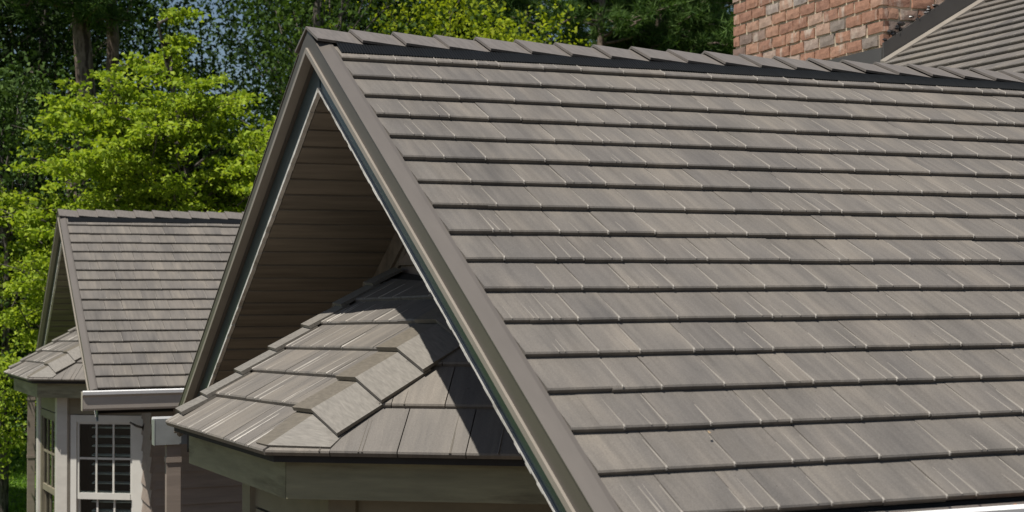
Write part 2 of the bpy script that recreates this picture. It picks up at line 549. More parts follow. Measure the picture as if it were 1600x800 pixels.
    for sg, se in ((-1, s_right - .1), (1, s_left - .15)):
        pr = [(0, -.266), (sg * se * c, -se * sn - .266), (sg * se * c, -se * sn - .274), (0, -.274)]
        b.prism(pr if sg > 0 else pr[::-1], 0.072 if sg < 0 else .068, 0.76)
    sof = part(b, "soffit", M_DARK)
    for sg, se in ((-1, s_right - .1), (1, s_left - .15)):
        s = 0.01
        while s < se - .05:
            w = 0.139
            s2 = min(s + w, se)
            mb = MB()
            a0, a1 = s + .0065, s2 - .0065
            tilt = rr.uniform(0, .004)
            lo = [Vector((x, sg * q * c, -q * sn - .286 - e)) for q, e in ((a0, tilt), (a1, 0)) for x in (0.0725 if sg < 0 else .069, 0.757)]
            hi = [Vector((x, sg * q * c, -q * sn - .275)) for q in (a0, a1) for x in (0.0725 if sg < 0 else .069, 0.757)]
            ring = [0, 1, 3, 2] if sg > 0 else [0, 2, 3, 1]
            mb.hexa([lo[t] for t in ring] + [hi[t] for t in ring])
            sub(mb, "plank", M_PLANK, sof)
            s = s2
    # ---- gable wall, frieze boards on it
    b = MB()
    yr, yl = -1.65, 2.6
    zb = GROUND - D.z
    wall = [(yr, zb), (yl, zb), (yl, -yl * T - .29), (0, -.29), (yr, yr * T - .29)]
    b.prism(wall, 0.775, 0.95)
    gw = part(b, "gable_wall", M_WALL)
    for sg, se in ((-1, 1.9), (1, 2.9)):
        for (r0, r1, x0) in ((-.43, -.291, 0.735), (-.47, -.431, 0.752)):
            mb = MB()
            lo = [Vector((x, sg * s_ * c, -s_ * sn + r0)) for s_ in (0.0, se) for x in (x0, 0.7745)]
            hi = [Vector((x, sg * s_ * c, -s_ * sn + r1)) for s_ in (0.0, se) for x in (x0, 0.7745)]
            ring = [0, 1, 3, 2] if sg > 0 else [0, 2, 3, 1]
            mb.hexa([lo[t] for t in ring] + [hi[t] for t in ring])
            sub(mb, "frieze_board", M_PLANK, gw)
    zz = zb + 0.02
    while zz < -.75:                     # lap siding on the gable wall
        mb = MB()
        e1, e0 = 0.7735, 0.748
        lim = (-(zz + .165) - .31) / T
        y1, y0w = min(yl, lim), max(yr, -lim)
        mb.hexa([(e0, y0w, zz), (e1, y0w, zz), (e1, y1, zz), (e0, y1, zz), (e1 - .004, y0w, zz + .165), (e1, y0w, zz + .165), (e1, y1, zz + .165), (e1 - .004, y1, zz + .165)])
        if zz > -3.6:
            sub(mb, "siding_board", M_WALL, gw)
        zz += .168
    # ---- side walls
    b = MB()
    b.box(0.951, xlen - .1, yr + .02, yr + .15, zb, yr * T * 1 - .29)
    b.box(0.951, xlen - .1, yl - .15, yl - .02, zb, -yl * T - .29)
    sw = part(b, "side_wall", M_WALL)
    zz = zb + 0.02
    while zz < -1.42:
        mb = MB()
        mb.hexa([(0.80, yr - .012, zz), (xlen - .1, yr - .012, zz), (xlen - .1, yr + .0195, zz), (0.80, yr + .0195, zz),
                 (0.80, yr + .012, zz + .165), (xlen - .1, yr + .012, zz + .165), (xlen - .1, yr + .0195, zz + .165), (0.80, yr + .0195, zz + .165)])
        if zz > -3.7:
            sub(mb, "siding_board", M_WALL, sw)
        zz += .168
    # ---- bay roof: three slopes
    A, B, C2 = Vector((-.484, .659, -1.8)), Vector((-.330, -.769, -1.8)), Vector((.489, -1.255, -1.8))
    XW = 0.745
    hR, hL = Vector((1, .312, .593)), Vector((1, .294, .592))
    HR, HL = B + hR * (XW - B.x), A + hL * (XW - A.x)
    dC = (C2 - B).normalized()
    Cw = B + dC * ((XW - B.x) / dC.x)
    d0 = Vector((.8, .6, 0))
    C0 = A + d0 * ((XW - A.x) / d0.x)
    dn = Vector((0, 0, -.012))
    b = MB()
    top = [A, B, Cw, HR, HL, C0]
    bot = [Vector((p.x, p.y, -1.85)) for p in (A, B, Cw, C0)]
    P = [p + dn for p in top] + bot
    b.add(P, [(0, 1, 3, 4), (1, 2, 3), (0, 4, 5), (9, 8, 7, 6), (0, 6, 7, 1), (1, 7, 8, 2), (0, 5, 9, 6), (2, 8, 9, 5, 4, 3)])
    bay = part(b, "bay_roof", M_DARK)
    n1 = (B - A).cross(HR - A).normalized()
    n1 = n1 if n1.z > 0 else -n1
    n2 = (Cw - B).cross(HR - B).normalized()
    n2 = n2 if n2.z > 0 else -n2
    n0 = (C0 - A).cross(HL - A).normalized()
    n0 = n0 if n0.z > 0 else -n0
    ls = [-.035, .176, .362, .539, .736, .93, 1.12, 1.236]
    lsc = 0.994
    rs = [-.05, .312, .588, .8485, 1.1227, 1.38, 1.49, 1.5]
    rsc = 0.715
    # front slope
    for j in range(6):
        bL, bR = A + hL * ls[j] * lsc, B + hR * rs[j] * rsc
        tL, tR = A + hL * (ls[j + 1] + .03) * lsc, B + hR * min(rs[j + 1] + .03, 1.5) * rsc
        nt_ = 5 if j < 4 else 4
        cuts = [0] + sorted((q + rr.uniform(-.25, .25)) / nt_ for q in range(1, nt_)) + [1]
        for q in range(nt_):
            u0, u1 = cuts[q] + .0015, cuts[q + 1] - .0015
            sag = lambda u: Vector((0, 0, 0.012 * math.sin(math.pi * u))) * 0.0
            bl, br, tr, tl = bL.lerp(bR, u0), bL.lerp(bR, u1), tL.lerp(tR, u1), tL.lerp(tR, u0)
            mb = MB()
            slab(mb, bl, br, tr, tl, n1, 0.026 + rr.uniform(-.002, .003), 0.005)
            side = (bR - bL).normalized()
            for w in range(rr.choice([1, 2, 2, 3])):
                uu = rr.uniform(.04, .96)
                a_ = bl.lerp(br, uu)
                t_ = tl.lerp(tr, min(1, max(0, uu + rr.uniform(-.02, .02))))
                v0, v1 = 0, rr.uniform(.45, .98)
                pa, pb = a_.lerp(t_, v0) + n1 * (.026 - .021 * v0), a_.lerp(t_, v1) + n1 * (.026 - .021 * v1)
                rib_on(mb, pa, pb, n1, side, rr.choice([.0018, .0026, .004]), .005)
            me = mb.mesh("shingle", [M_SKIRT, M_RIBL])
            M = to_local(me, bl, br - bl, tl - bl)
            link("shingle", me, bay, mat=M)
    # right slope
    up2 = n2.cross(dC).normalized()
    up2 = up2 if up2.z > 0 else -up2
    rows = [-.05, .3475, .716, 1.06, 1.32]
    for j in range(len(rows) - 1):
        pb, pt = B + hR * rows[j] * rsc, B + hR * (rows[j + 1] + .03) * rsc
        ub, ut = (pb - B).dot(dC), (pt - B).dot(dC)
        vb, vt = (pb - B).dot(up2), (pt - B).dot(up2)
        umax = (XW - .003 - B.x) / dC.x
        fb = umax - vb * up2.x / dC.x
        ft = umax - vt * up2.x / dC.x
        if fb - ut < .05:
            continue
        js = [ut + .02 + rr.uniform(0, .05)]
        while js[-1] + .3 < min(fb, ft):
            js.append(js[-1] + rr.choice([.17, .22, .27]))
        eb = [ub] + js + [fb]
        et = [ut] + js + [ft]
        for q in range(len(eb) - 1):
            g = .0022
            pt3 = lambda u, v: B + dC * u + up2 * v
            bl, br, tr, tl = pt3(eb[q] + g, vb), pt3(eb[q + 1] - g, vb), pt3(max(et[q + 1] - g, et[q] + g + .002), vt), pt3(et[q] + g, vt)
            mb = MB()
            slab(mb, bl, br, tr, tl, n2, 0.025 + rr.uniform(-.002, .002), 0.005)
            for w in range(rr.choice([1, 2, 2])):
                uu = rr.uniform(.2, .95)
                a_, t_ = bl.lerp(br, uu), tl.lerp(tr, uu)
                v1 = rr.uniform(.3, .9)
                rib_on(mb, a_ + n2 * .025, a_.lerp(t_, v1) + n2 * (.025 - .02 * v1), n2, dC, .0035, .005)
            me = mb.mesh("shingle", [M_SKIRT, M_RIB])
            M = to_local(me, bl, dC, tl - bl if q else up2)
            link("shingle", me, bay, mat=M)
    # hidden left slope: plain rows in one part
    mb = MB()
    for j in range(5):
        f0_, f1_ = j / 5, (j + 1) / 5 + .03
        slab(mb, C0.lerp(HL, f0_), A.lerp(HL, f0_), A.lerp(HL, min(1, f1_)), C0.lerp(HL, min(1, f1_)), n0)
    tag(sub(mb, "shingle_rows", [M_SKIRT, M_RIB], bay), kind="stuff")
    # hip caps
    def cap(fold0, fold1, oL0, oR0, oL1, oR1, nL, nR, h0=.046, h1=.02):
        mb = MB()
        nm = (nL + nR).normalized()
        def ring(f, oL, oR, h, th):
            return [f + oL + nL * (h - th), f + nm * (h - th) * 1.06, f + oR + nR * (h - th)]
        P = ring(fold0, oL0, oR0, h0, 0) + ring(fold1, oL1, oR1, h1, 0) + ring(fold0, oL0, oR0, h0, .018) + ring(fold1, oL1, oR1, h1, .016)
        fs = [(1, 0, 3, 4), (2, 1, 4, 5), (6, 0, 1, 7), (7, 1, 2, 8), (6, 9, 3, 0), (8, 2, 5, 11), (9, 10, 4, 3), (10, 11, 5, 4), (6, 7, 10, 9), (7, 8, 11, 10)]
        mb.add(P, fs)
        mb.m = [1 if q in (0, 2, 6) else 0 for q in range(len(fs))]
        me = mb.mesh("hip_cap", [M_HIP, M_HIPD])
        M = to_local(me, fold0, oR0 - oL0, fold1 - fold0)
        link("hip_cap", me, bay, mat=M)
    oL, oR = Vector((-.027, .19, -.004)), Vector((.056, -.155, -.079))
    ss = [-.02, .255, .536, .81, 1.08, 1.35]
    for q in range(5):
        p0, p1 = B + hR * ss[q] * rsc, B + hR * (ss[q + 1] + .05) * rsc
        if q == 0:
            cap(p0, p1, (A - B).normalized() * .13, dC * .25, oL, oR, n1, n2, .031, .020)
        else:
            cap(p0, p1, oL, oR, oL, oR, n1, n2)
    oLn, oRf = Vector((0.0, -.135, -.008)), Vector((.03, .13, -.13))
    sl_ = [.035, .16, .336, .517, .70, .88, 1.06, 1.2]
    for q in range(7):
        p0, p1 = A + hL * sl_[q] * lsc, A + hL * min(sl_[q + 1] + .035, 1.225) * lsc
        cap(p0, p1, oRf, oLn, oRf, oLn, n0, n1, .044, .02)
    # ---- bay fascia, soffit
    e1 = (B - A).normalized()
    m1 = Vector((-e1.y, e1.x, 0))
    m1 = m1 if m1.x > 0 else -m1
    m2 = Vector((-dC.y, dC.x, 0))
    m2 = m2 if m2.y > 0 else -m2
    m0 = Vector((d0.y, -d0.x, 0))
    def meet(na, ka, nb, kb):
        det = na.x * nb.y - na.y * nb.x
        return Vector(((ka * nb.y - kb * na.y) / det, (na.x * kb - nb.x * ka) / det, 0))
    def inset(d):
        k1_, k2_, k0_ = m1.dot(A) + d, m2.dot(B) + d, m0.dot(A) + d
        pB, pA = meet(m1, k1_, m2, k2_), meet(m1, k1_, m0, k0_)
        XN = Vector((1, 0, 0))
        return meet(XN, .77, m0, k0_), pA, pB, meet(XN, .77, m2, k2_)
    fo, fi = inset(.062), inset(.095)
    z0_, z1_ = -2.003, -1.851
    bf = None
    for q in range(3):
        mb = MB()
        a_, b_, ai, bi = fo[q], fo[q + 1], fi[q], fi[q + 1]
        up_ = lambda p, z: (p.x, p.y, z)
        g = (b_ - a_).normalized() * .0015
        mb.hexa([up_(a_ + g, z0_), up_(b_ - g, z0_), up_(bi - g, z0_), up_(ai + g, z0_), up_(a_ + g, z1_), up_(b_ - g, z1_), up_(bi - g, z1_), up_(ai + g, z1_)])
        if bf is None:
            bf = part(mb, "bay_fascia", M_FASCIA)
        else:
            sub(mb, "fascia_board", M_FASCIA, bf)
    ei = inset(.012)
    for q in range(3):                    # dark drip mould between shingles and fascia
        mb = MB()
        a_, b_, ai, bi = ei[q], ei[q + 1], fi[q], fi[q + 1]
        mb.hexa([(a_.x, a_.y, -1.8505), (b_.x, b_.y, -1.8505), (bi.x, bi.y, -1.8505), (ai.x, ai.y, -1.8505), (a_.x, a_.y, -1.812), (b_.x, b_.y, -1.812), (bi.x, bi.y, -1.812), (ai.x, ai.y, -1.812)])
        sub(mb, "drip_mould", M_TRIM, bf)
    mb = MB()
    w_in = inset(.33)
    ring = [fi[0], fi[1], fi[2], fi[3]]
    mb.add([(p.x, p.y, -1.97) for p in ring] + [(p.x, p.y, -1.955) for p in ring], [(3, 2, 1, 0), (4, 5, 6, 7), (0, 1, 5, 4), (1, 2, 6, 5), (2, 3, 7, 6), (3, 0, 4, 7)])
    sub(mb, "soffit_board", M_OLIVE, bf)
    # ---- bay walls with their windows
    w_bk = inset(.40)
    bw = None
    for q in range(3):
        a_, b_ = w_in[q], w_in[q + 1]
        ai, bi = w_bk[q], w_bk[q + 1]
        ln = (b_ - a_).length
        ex = (b_ - a_).normalized()
        out = Vector((ex.y, -ex.x, 0))
        if out.dot(a_ - (w_in[0] + w_in[3]) * .5) < 0:
            out = -out
        fr = Matrix((ex, -out, Vector((0, 0, 1)))).transposed().to_4x4()      # x along, y inward, z up
        fr.translation = Vector((a_.x, a_.y, 0))
        if q == 1:
            wx0, wx1 = ln * .5 - .36, ln * .5 + .36
        elif q == 2:
            wx0, wx1 = .188, .810
        else:
            wx0, wx1 = ln * .5 - .3, ln * .5 + .3
        ztop, zbot = -2.275, -3.83
        mb = MB()
        mb.box(0, wx0 - .005, 0, .06, zb, -1.972, 0, fr)
        mb.box(wx1 + .005, ln, 0, .06, zb, -1.972, 0, fr)
        mb.box(wx0 - .005, wx1 + .005, 0, .06, ztop + .005, -1.972, 0, fr)
        mb.box(wx0 - .005, wx1 + .005, 0, .06, zb, zbot - .005, 0, fr)
        if bw is None:
            bw = part(mb, "bay_wall", M_WALL)
        else:
            sub(mb, "wall_panel", M_WALL, bw)
        # frieze and corner boards
        mb = MB()
        mb.box(.005, ln - .005, -.022, -.0005, -2.19, -1.973, 0, fr)
        sub(mb, "frieze_board", M_OLIVE, bw)
        # window
        mb = MB()
        cs = .066
        cr = .115 if q == 2 else .066
        mb.box(wx0 - cs, wx0, -.026, .03, zbot - .05, ztop + .075, 0, fr)
        mb.box(wx1, wx1 + cr, -.026, .03, zbot - .05, ztop + .075, 0, fr)
        mb.box(wx0 + .0002, wx1 - .0002, -.025, .03, ztop, ztop + .074, 0, fr)
        mb.box(wx0 + .0002, wx1 - .0002, -.05, .03, zbot - .05, zbot, 0, fr)
        tm = M_SASH if q == 2 and not near else M_OLIVE  # far bay's other windows darkened to olive, their shade put into the colour
        wn = part(mb, "window", tm)
        zm0, zm1 = -3.085, -3.018
        st = .026
        def sash(y0, y1, za, zt, nx, nz, rail_low):
            s_ = MB()
            s_.box(wx0, wx0 + st, y0, y1, za, zt, 0, fr)
            s_.box(wx1 - st, wx1, y0, y1, za, zt, 0, fr)
            s_.box(wx0 + st + .0002, wx1 - st - .0002, y0 + .001, y1, zt - .02, zt, 0, fr)
            s_.box(wx0 + st + .0002, wx1 - st - .0002, y0 - .006, y1, za, za + rail_low, 0, fr)
            sub(s_, "sash", tm, wn)
            W_ = wx1 - wx0 - 2 * st
            H_ = zt - .02 - za - rail_low
            for a in range(1, nx):
                x = wx0 + st + W_ * a / nx
                s_ = MB()
                s_.box(x - .010, x + .010, y0 + .003, y1 - .004, za + rail_low, zt - .0202, 0, fr)
                sub(s_, "muntin", tm, wn)
            for a in range(1, nz):
                z = za + rail_low + H_ * a / nz
                s_ = MB()
                s_.box(wx0 + st, wx1 - st, y0 + .005, y1 - .006, z - .011, z + .011, 0, fr)
                sub(s_, "muntin", tm, wn)
            ym = (y0 + y1) / 2 + .004
            for a in range(nx):
                for e in range(nz):
                    s_ = MB()
                    xa_, xb_ = wx0 + st + W_ * a / nx, wx0 + st + W_ * (a + 1) / nx
                    za_, zb2 = za + rail_low + H_ * e / nz, za + rail_low + H_ * (e + 1) / nz
                    s_.add([fr @ Vector(v_) for v_ in ((xa_, ym, za_), (xb_, ym, za_), (xb_, ym, zb2), (xa_, ym, zb2))], [(0, 1, 2, 3)])
                    sub(s_, "pane", M_GLASS, wn)
        sash(-.012, .012, zm0, ztop, 3, 2, .066)
        sash(.016, .040, zbot, zm1 + .01, 3, 2, .06)
        # room box and shutter behind the glass
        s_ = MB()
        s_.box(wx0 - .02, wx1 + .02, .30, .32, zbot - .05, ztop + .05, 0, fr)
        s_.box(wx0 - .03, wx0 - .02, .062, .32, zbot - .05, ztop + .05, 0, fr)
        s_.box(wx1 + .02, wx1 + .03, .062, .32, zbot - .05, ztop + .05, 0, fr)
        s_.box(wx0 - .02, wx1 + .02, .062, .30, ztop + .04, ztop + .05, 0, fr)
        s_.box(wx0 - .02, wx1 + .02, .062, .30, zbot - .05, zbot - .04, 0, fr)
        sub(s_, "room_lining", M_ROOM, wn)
        z = ztop - .07
        while z > zbot + .05:
            s_ = MB()
            y_ = .07
            s_.hexa([fr @ Vector(v_) for v_ in ((wx0 + .13, y_, z), (wx1 - .005, y_, z), (wx1 - .005, y_ + .045, z + .012), (wx0 + .13, y_ + .045, z + .012),
                                                (wx0 + .13, y_, z + .009), (wx1 - .005, y_, z + .009), (wx1 - .005, y_ + .045, z + .021), (wx0 + .13, y_ + .045, z + .021))])
            sub(s_, "shutter_slat", M_SLAT, wn)
            z -= .098
    # corner boards of the bay
    for q in (1, 2):
        mb = MB()
        p0 = w_in[q]
        o_ = inset(.33 - .045)[q]
        ea = (w_in[q - 1] - w_in[q]).normalized()
        eb_ = (w_in[q + 1] - w_in[q]).normalized()
        pts = [o_, o_ + eb_ * .115, p0 + eb_ * .105, p0, p0 + ea * .085, o_ + ea * .095]
        kk = len(pts)
        P = [(p.x, p.y, zb) for p in pts] + [(p.x, p.y, -1.974) for p in pts]
        mb.add(P, [tuple(range(kk - 1, -1, -1)), tuple(range(kk, 2 * kk))] + [(i, (i + 1) % kk, kk + (i + 1) % kk, kk + i) for i in range(kk)])
        sub(mb, "corner_board", M_OLIVE if near else M_TRIMWOOD, bw)
    # ---- gutters
    def gutter(y0, z0, sg, x0, x1, matf):
        """K-style trough along X; sg = -1 opens towards -Y"""
        prof = [(0, 0), (0, -.168), (.100, -.168), (.108, -.150), (.112, -.045), (.124, -.030), (.125, -.006)]
        t = .004
        mb = MB()
        pts = [(y0 + sg * y, z0 + z) for y, z in prof]
        inn = [(y0 + sg * (y + (t if i < 2 else -t)), z0 + z + (t if i in (1, 2) else (t * .5 if i == 3 else 0))) for i, (y, z) in enumerate(prof)]
        for i in range(len(prof) - 1):
            q = [pts[i], pts[i + 1], inn[i + 1], inn[i]]
            mb.prism(q, x0, x1)
        g = part(mb, "gutter", matf)
        mb = MB()
        mb.prism([(y0 + sg * .105, z0 - .004), (y0 + sg * .129, z0 - .024), (y0 + sg * .132, z0 + .004), (y0 + sg * .108, z0 + .012)], x0 - .003, x1)
        sub(mb, "gutter_lip", M_GUTW, g)
        mb = MB()
        mb.prism([(y0 + sg * (y * 1.03 - .002), z0 + z * 1.02) for y, z in prof], x0 - .005, x0 - .001)
        sub(mb, "end_cap", matf, g)
        return g
    gz = -s_right * sn - .012
    gr = gutter(-s_right * c - .005, gz, -1, -.076, xlen, M_GUT)
    gl_ = gutter(s_left * c + .02, -s_left * sn - .02, 1, -.13, xlen, M_GUTG)
    mb = MB()
    fy = -s_right * c
    mb.box(.07, xlen, fy + .003, fy + .018, gz - .17, gz - .02)
    part(mb, "eave_board", M_TRIM)
    mb = MB()
    ydn = s_left * c + .02
    mb.box(-.05, .042, ydn + .02, ydn + .09, zb, -s_left * sn - .157)
    for zc in (-2.34, -3.1):
        mb.box(-.055, .047, ydn + .013, ydn + .096, zc, zc + .035)
    part(mb, "downspout", M_WALL)
    return root, gr

ENDM = [v + 0.12 for v in VIS]
ENDL = [2.55 - i * 0.052 for i in range(NROW)]
house, house_gut = build_wing((0, 0, 0), 6.6, "large brown shingled gable roof with deep planked overhang filling the foreground", ENDM, 3, 4.25)
wing, wing_gut = build_wing((-0.104, 10.69, -0.337), 3.6, "small distant gabled house at left with white lipped gutter over its window", ENDL, 5, 2.9)

# dry leaves lying in the near gutter
mb = MB()
for k in range(60):
    x, y = random.uniform(1.15, 1.6), -3.11 - random.uniform(.02, .12)
    z = -1.80 + random.uniform(-.02, .012)
    a, t = random.uniform(0, 6.3), random.uniform(.010, .024)
    u, v = Vector((math.cos(a), math.sin(a), random.uniform(-.5, .5))) * t, Vector((-math.sin(a), math.cos(a), random.uniform(-.4, .4))) * t * .6
    p = Vector((x, y, z))
    mb.add([p - u, p - v, p + u, p + v], [(0, 1, 2, 3)])
tag(mb.build("dry_leaves", M_DRY), "rust brown dry leaves lying in the white lipped gutter at lower right", "leaves", kind="stuff")

# ---------------------------------------------------------------- upper cross roof, right
UX, UZ = 4.94, 0.46
up = Vector((c, 0, sn))
nu = Vector((-sn, 0, c))
root = bpy.data.objects.new("upper_roof", None)
C.objects.link(root)
root.location = (UX, 2.3, GROUND)
tag(root, "upper shingled roof slope rising to the right of the brick chimney", "roof")
mb = MB()
def upz(x):
    return UZ + (x - UX) * T
x0, x1, y0, y1 = 3.95, 7.6, -.9, 2.5
mb.hexa([(x0, y0, upz(x0) - .5), (x1, y0, upz(x1) - 2.4), (x1, y1, upz(x1) - 2.4), (x0, y1, upz(x0) - .5),
         (x0, y0, upz(x0) - .012), (x1, y0, upz(x1) - .012), (x1, y1, upz(x1) - .012), (x0, y1, upz(x0) - .012)])
deck = mb.build("roof_slope", M_DARK, root, (-UX, -2.3, -GROUND))
rest = MB()
for i in range(24):
    s = (4.045 - UX) / c + i * 0.150
    for (y, w, me) in shingle_row(0, 3.3, 900 + i):
        xa = up.cross(nu)
        M = Matrix((xa, up * .72, nu)).transposed().to_4x4()
        M.translation = Vector((UX, 2.435 - y, UZ)) + up * s
        if 0 <= i < 14 and 2.435 - y > 0.15 + (1.3 if i < 1 else 0) - .4 * 0 and 2.435 - y < 2.5:
            link("shingle", me, deck, mat=M)
        else:
            join_into(rest, me, M)
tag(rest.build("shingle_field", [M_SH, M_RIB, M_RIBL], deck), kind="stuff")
mb = MB()
mb.hexa([(x0 + .9, 2.44, upz(x0 + .9)), (x1, 2.44, upz(x1)), (x1, 2.50, upz(x1)), (x0 + .9, 2.50, upz(x0 + .9)),
         (x0 + .9, 2.44, upz(x0 + .9) + .03), (x1, 2.44, upz(x1) + .03), (x1, 2.50, upz(x1) + .045), (x0 + .9, 2.50, upz(x0 + .9) + .045)])
mb.build("wall_trim", M_LIP, root, (-UX, -2.3, -GROUND))

# ---------------------------------------------------------------- chimney
CX0, CX1, CY0, CY1 = 4.90, 6.30, 2.54, 4.68
root = bpy.data.objects.new("chimney", None)
C.objects.link(root)
root.location = ((CX0 + CX1) / 2, (CY0 + CY1) / 2, -1.6)
tag(root, "weathered red brick chimney rising behind the long roof ridge", "chimney")
off = (-root.location.x, -root.location.y, 1.6)
mb = MB()
mb.box(CX0 + .015, CX1 - .015, CY0 + .015, CY1 - .015, -1.6, 1.52)
core = mb.build("mortar_core", M_MORTAR, root, off)
rb = random.Random(12)
def brick_mesh(lx, seed):
    r = random.Random(seed)
    b = MB()
    j = lambda: r.uniform(-.0035, .0035)
    dx = .05
    h = .0765
    # front face subdivided so that edges are worn
    nx = 3
    v = []
    for d in (0, 1):
        for zi in range(3):
            for xi in range(nx + 1):
                e = (xi in (0, nx)) or zi in (0, 2)
                v.append((xi / nx * lx + j() * 1.3, (0.003 if e else 0.0) if d == 0 else dx, zi / 2 * h + j() * 1.2))
    W4 = nx + 1
    fs = []
    for zi in range(2):
        for xi in range(nx):
            a = zi * W4 + xi
            fs.append((a, a + 1, a + 1 + W4, a + W4))
    o = 3 * W4
    for xi in range(nx):
        fs.append((xi + 1, xi, o + xi, o + xi + 1))
        fs.append((2 * W4 + xi, 2 * W4 + xi + 1, o + 2 * W4 + xi + 1, o + 2 * W4 + xi))
    for zi in range(2):
        a = zi * W4
        fs.append((a, a + W4, o + a + W4, o + a))
        a = zi * W4 + nx
        fs.append((a + W4, a, o + a, o + a + W4))
    b.add(v, fs)
    return b.mesh("brick", M_BRICK)
BR = {k: [brick_mesh(l_, k_ * 31 + n_) for n_ in range(5)] for k_, (k, l_) in enumerate((("f", .19), ("h", .088), ("q", .14)))}
CH = 0.0955
nrow = 16
for i in range(nrow):
    z = 0.005 + i * CH
    # front face (-X): runs along -Y, local x -> -Y
    def run(length, fr, half):
        x = 0
        first = True
        while x < length - .03:
            k = "h" if (first and half) else ("f" if rb.random() < .88 else "q")
            l_ = {"f": .19, "h": .088, "q": .14}[k]
            if x + l_ > length - .06:
                l_r = length - x
                k = "h" if l_r < .13 else "q"
                l_ = l_r
            sc = l_ / {"f": .19, "h": .088, "q": .14}[k]
            M = fr @ Matrix.Translation((x + rb.uniform(-.002, .002), rb.uniform(-.006, .004), z + rb.uniform(-.003, .003))) @ Matrix.Rotation(rb.uniform(-.015, .015), 4, 'Y') @ Matrix.Diagonal((sc, 1, 1, 1))
            link("brick", rb.choice(BR[k]), core, mat=M)
            x += l_ + .0195
            first = False
    f1 = Matrix(((0, 1, 0, CX0), (-1, 0, 0, CY1), (0, 0, 1, 0), (0, 0, 0, 1)))
    f2 = Matrix(((1, 0, 0, CX0 + .055), (0, 1, 0, CY0), (0, 0, 1, 0), (0, 0, 0, 1)))
    run(CY1 - CY0, f1, i % 2)
    if z > .3:
        run(CX1 - CX0 - .055, f2, (i + 1) % 2)
# flashings
mb = MB()
mb.hexa([(CX0 - .03, CY0 - .012, .20), (CX0 - .012, CY0 - .012, .20), (CX0 - .012, CY1, .20), (CX0 - .03, CY1, .20),
         (CX0 - .016, CY0 - .012, .555), (CX0 - .012, CY0 - .012, .555), (CX0 - .012, CY1, .555), (CX0 - .016, CY1, .555)])
mb.build("apron_flashing", M_FLASH, root, off)
mb = MB()
xa, xb = CX0 - .012, CX1
ylo, yhi = CY0 - .03, CY0 - .012
mb.hexa([(xa, ylo, upz(xa) - .02), (xb, ylo, upz(xb) - .02), (xb, yhi, upz(xb) - .02), (xa, yhi, upz(xa) - .02),
         (xa, ylo, upz(xa) + .155), (xb, ylo, upz(xb) + .235), (xb, yhi, upz(xb) + .235), (xa, yhi, upz(xa) + .155)])
fl = mb.build("step_flashing", M_FLASH, root, off)
mb = MB()
rt = random.Random(4)
for k in range(70):
    t = rt.random() ** .8
    x = xa + t * (xb - xa)
    z = upz(x) + .155 + .08 * t + rt.uniform(-.02, .05)
    r_ = rt.uniform(.006, .02)
    q = [Vector((x + r_ * math.cos(a) * rt.uniform(.7, 2.2), CY0 - .014 - rt.uniform(0, .006), z + r_ * math.sin(a))) for a in np.arange(0, 6.2, 1.05)]
    mb.add(q + [Vector((x, CY0 - .034, z))], [(i, (i + 1) % 6, 6) for i in range(6)])
tag(mb.build("tar_daubs", M_TAR, fl, None), kind="stuff")

# ---------------------------------------------------------------- ground
def ground():
    n = 60
    xs = np.concatenate([np.linspace(-400, -40, 8), np.linspace(-35, 45, n), np.linspace(60, 400, 8)])
    ys = np.concatenate([np.linspace(-100, -12, 6), np.linspace(-10, 70, n), np.linspace(90, 500, 8)])
    v = [(x, y, GROUND + 0.25 * math.sin(x * .21) * math.sin(y * .17) * (1 if y > 16 else 0)) for y in ys for x in xs]
    k = len(xs)
    f = [(j * k + i, j * k + i + 1, (j + 1) * k + i + 1, (j + 1) * k + i) for j in range(len(ys) - 1) for i in range(k - 1)]
    me = bpy.data.meshes.new("ground")
    me.from_pydata(v, [], f)
    M, nd, l, b = newmat("lawn_and_litter")
    tc = nd.new("ShaderNodeTexCoord")
    f1_ = noise(nd, l, tc.outputs["Object"], 0.35, 4, .6)
    f2_ = noise(nd, l, tc.outputs["Object"], 9, 5, .7)
    g_ = ramp(nd, l, f2_, [(.3, (0.06, 0.12, 0.015)), (.7, (0.11, 0.20, 0.028))])
    d_ = ramp(nd, l, f2_, [(.3, (0.05, 0.037, 0.024)), (.7, (0.11, 0.083, 0.055))])
    sx = nd.new("ShaderNodeSeparateXYZ")
    l.new(tc.outputs["Object"], sx.inputs[0])
    ad = nd.new("ShaderNodeMath")
    ad.operation = 'MULTIPLY_ADD'
    ad.inputs[1].default_value = -.25
    ad.inputs[2].default_value = 3.5
    l.new(sx.outputs[1], ad.inputs[0])
    a2 = nd.new("ShaderNodeMath")
    a2.operation = 'ADD'
    a2.use_clamp = True
    l.new(ad.outputs[0], a2.inputs[0])
    l.new(ramp(nd, l, f1_, [(.58, (0, 0, 0)), (.66, (1, 1, 1))]), a2.inputs[1])
    mk = a2.outputs[0]          # pine straw round the houses, lawn beyond
    l.new(mixc(nd, l, mk, g_, d_), b.inputs["Base Color"])
    b.inputs["Roughness"].default_value = .95
    me.materials.append(M)
    tag(link("ground", me), kind="structure")
ground()

# ---------------------------------------------------------------- vegetation
def np_mesh(name, V, Fq, mat):
    me = bpy.data.meshes.new(name)
    nv, nf, k = len(V), len(Fq), Fq.shape[1]
    me.vertices.add(nv)
    me.vertices.foreach_set("co", V.astype(np.float32).ravel())
    me.loops.add(nf * k)
    me.loops.foreach_set("vertex_index", Fq.astype(np.int32).ravel())
    me.polygons.add(nf)
    me.polygons.foreach_set("loop_start", np.arange(0, nf * k, k, dtype=np.int32))
    me.polygons.foreach_set("loop_total", np.full(nf, k, dtype=np.int32))
    me.materials.append(mat)
    me.update(calc_edges=True)
    return me

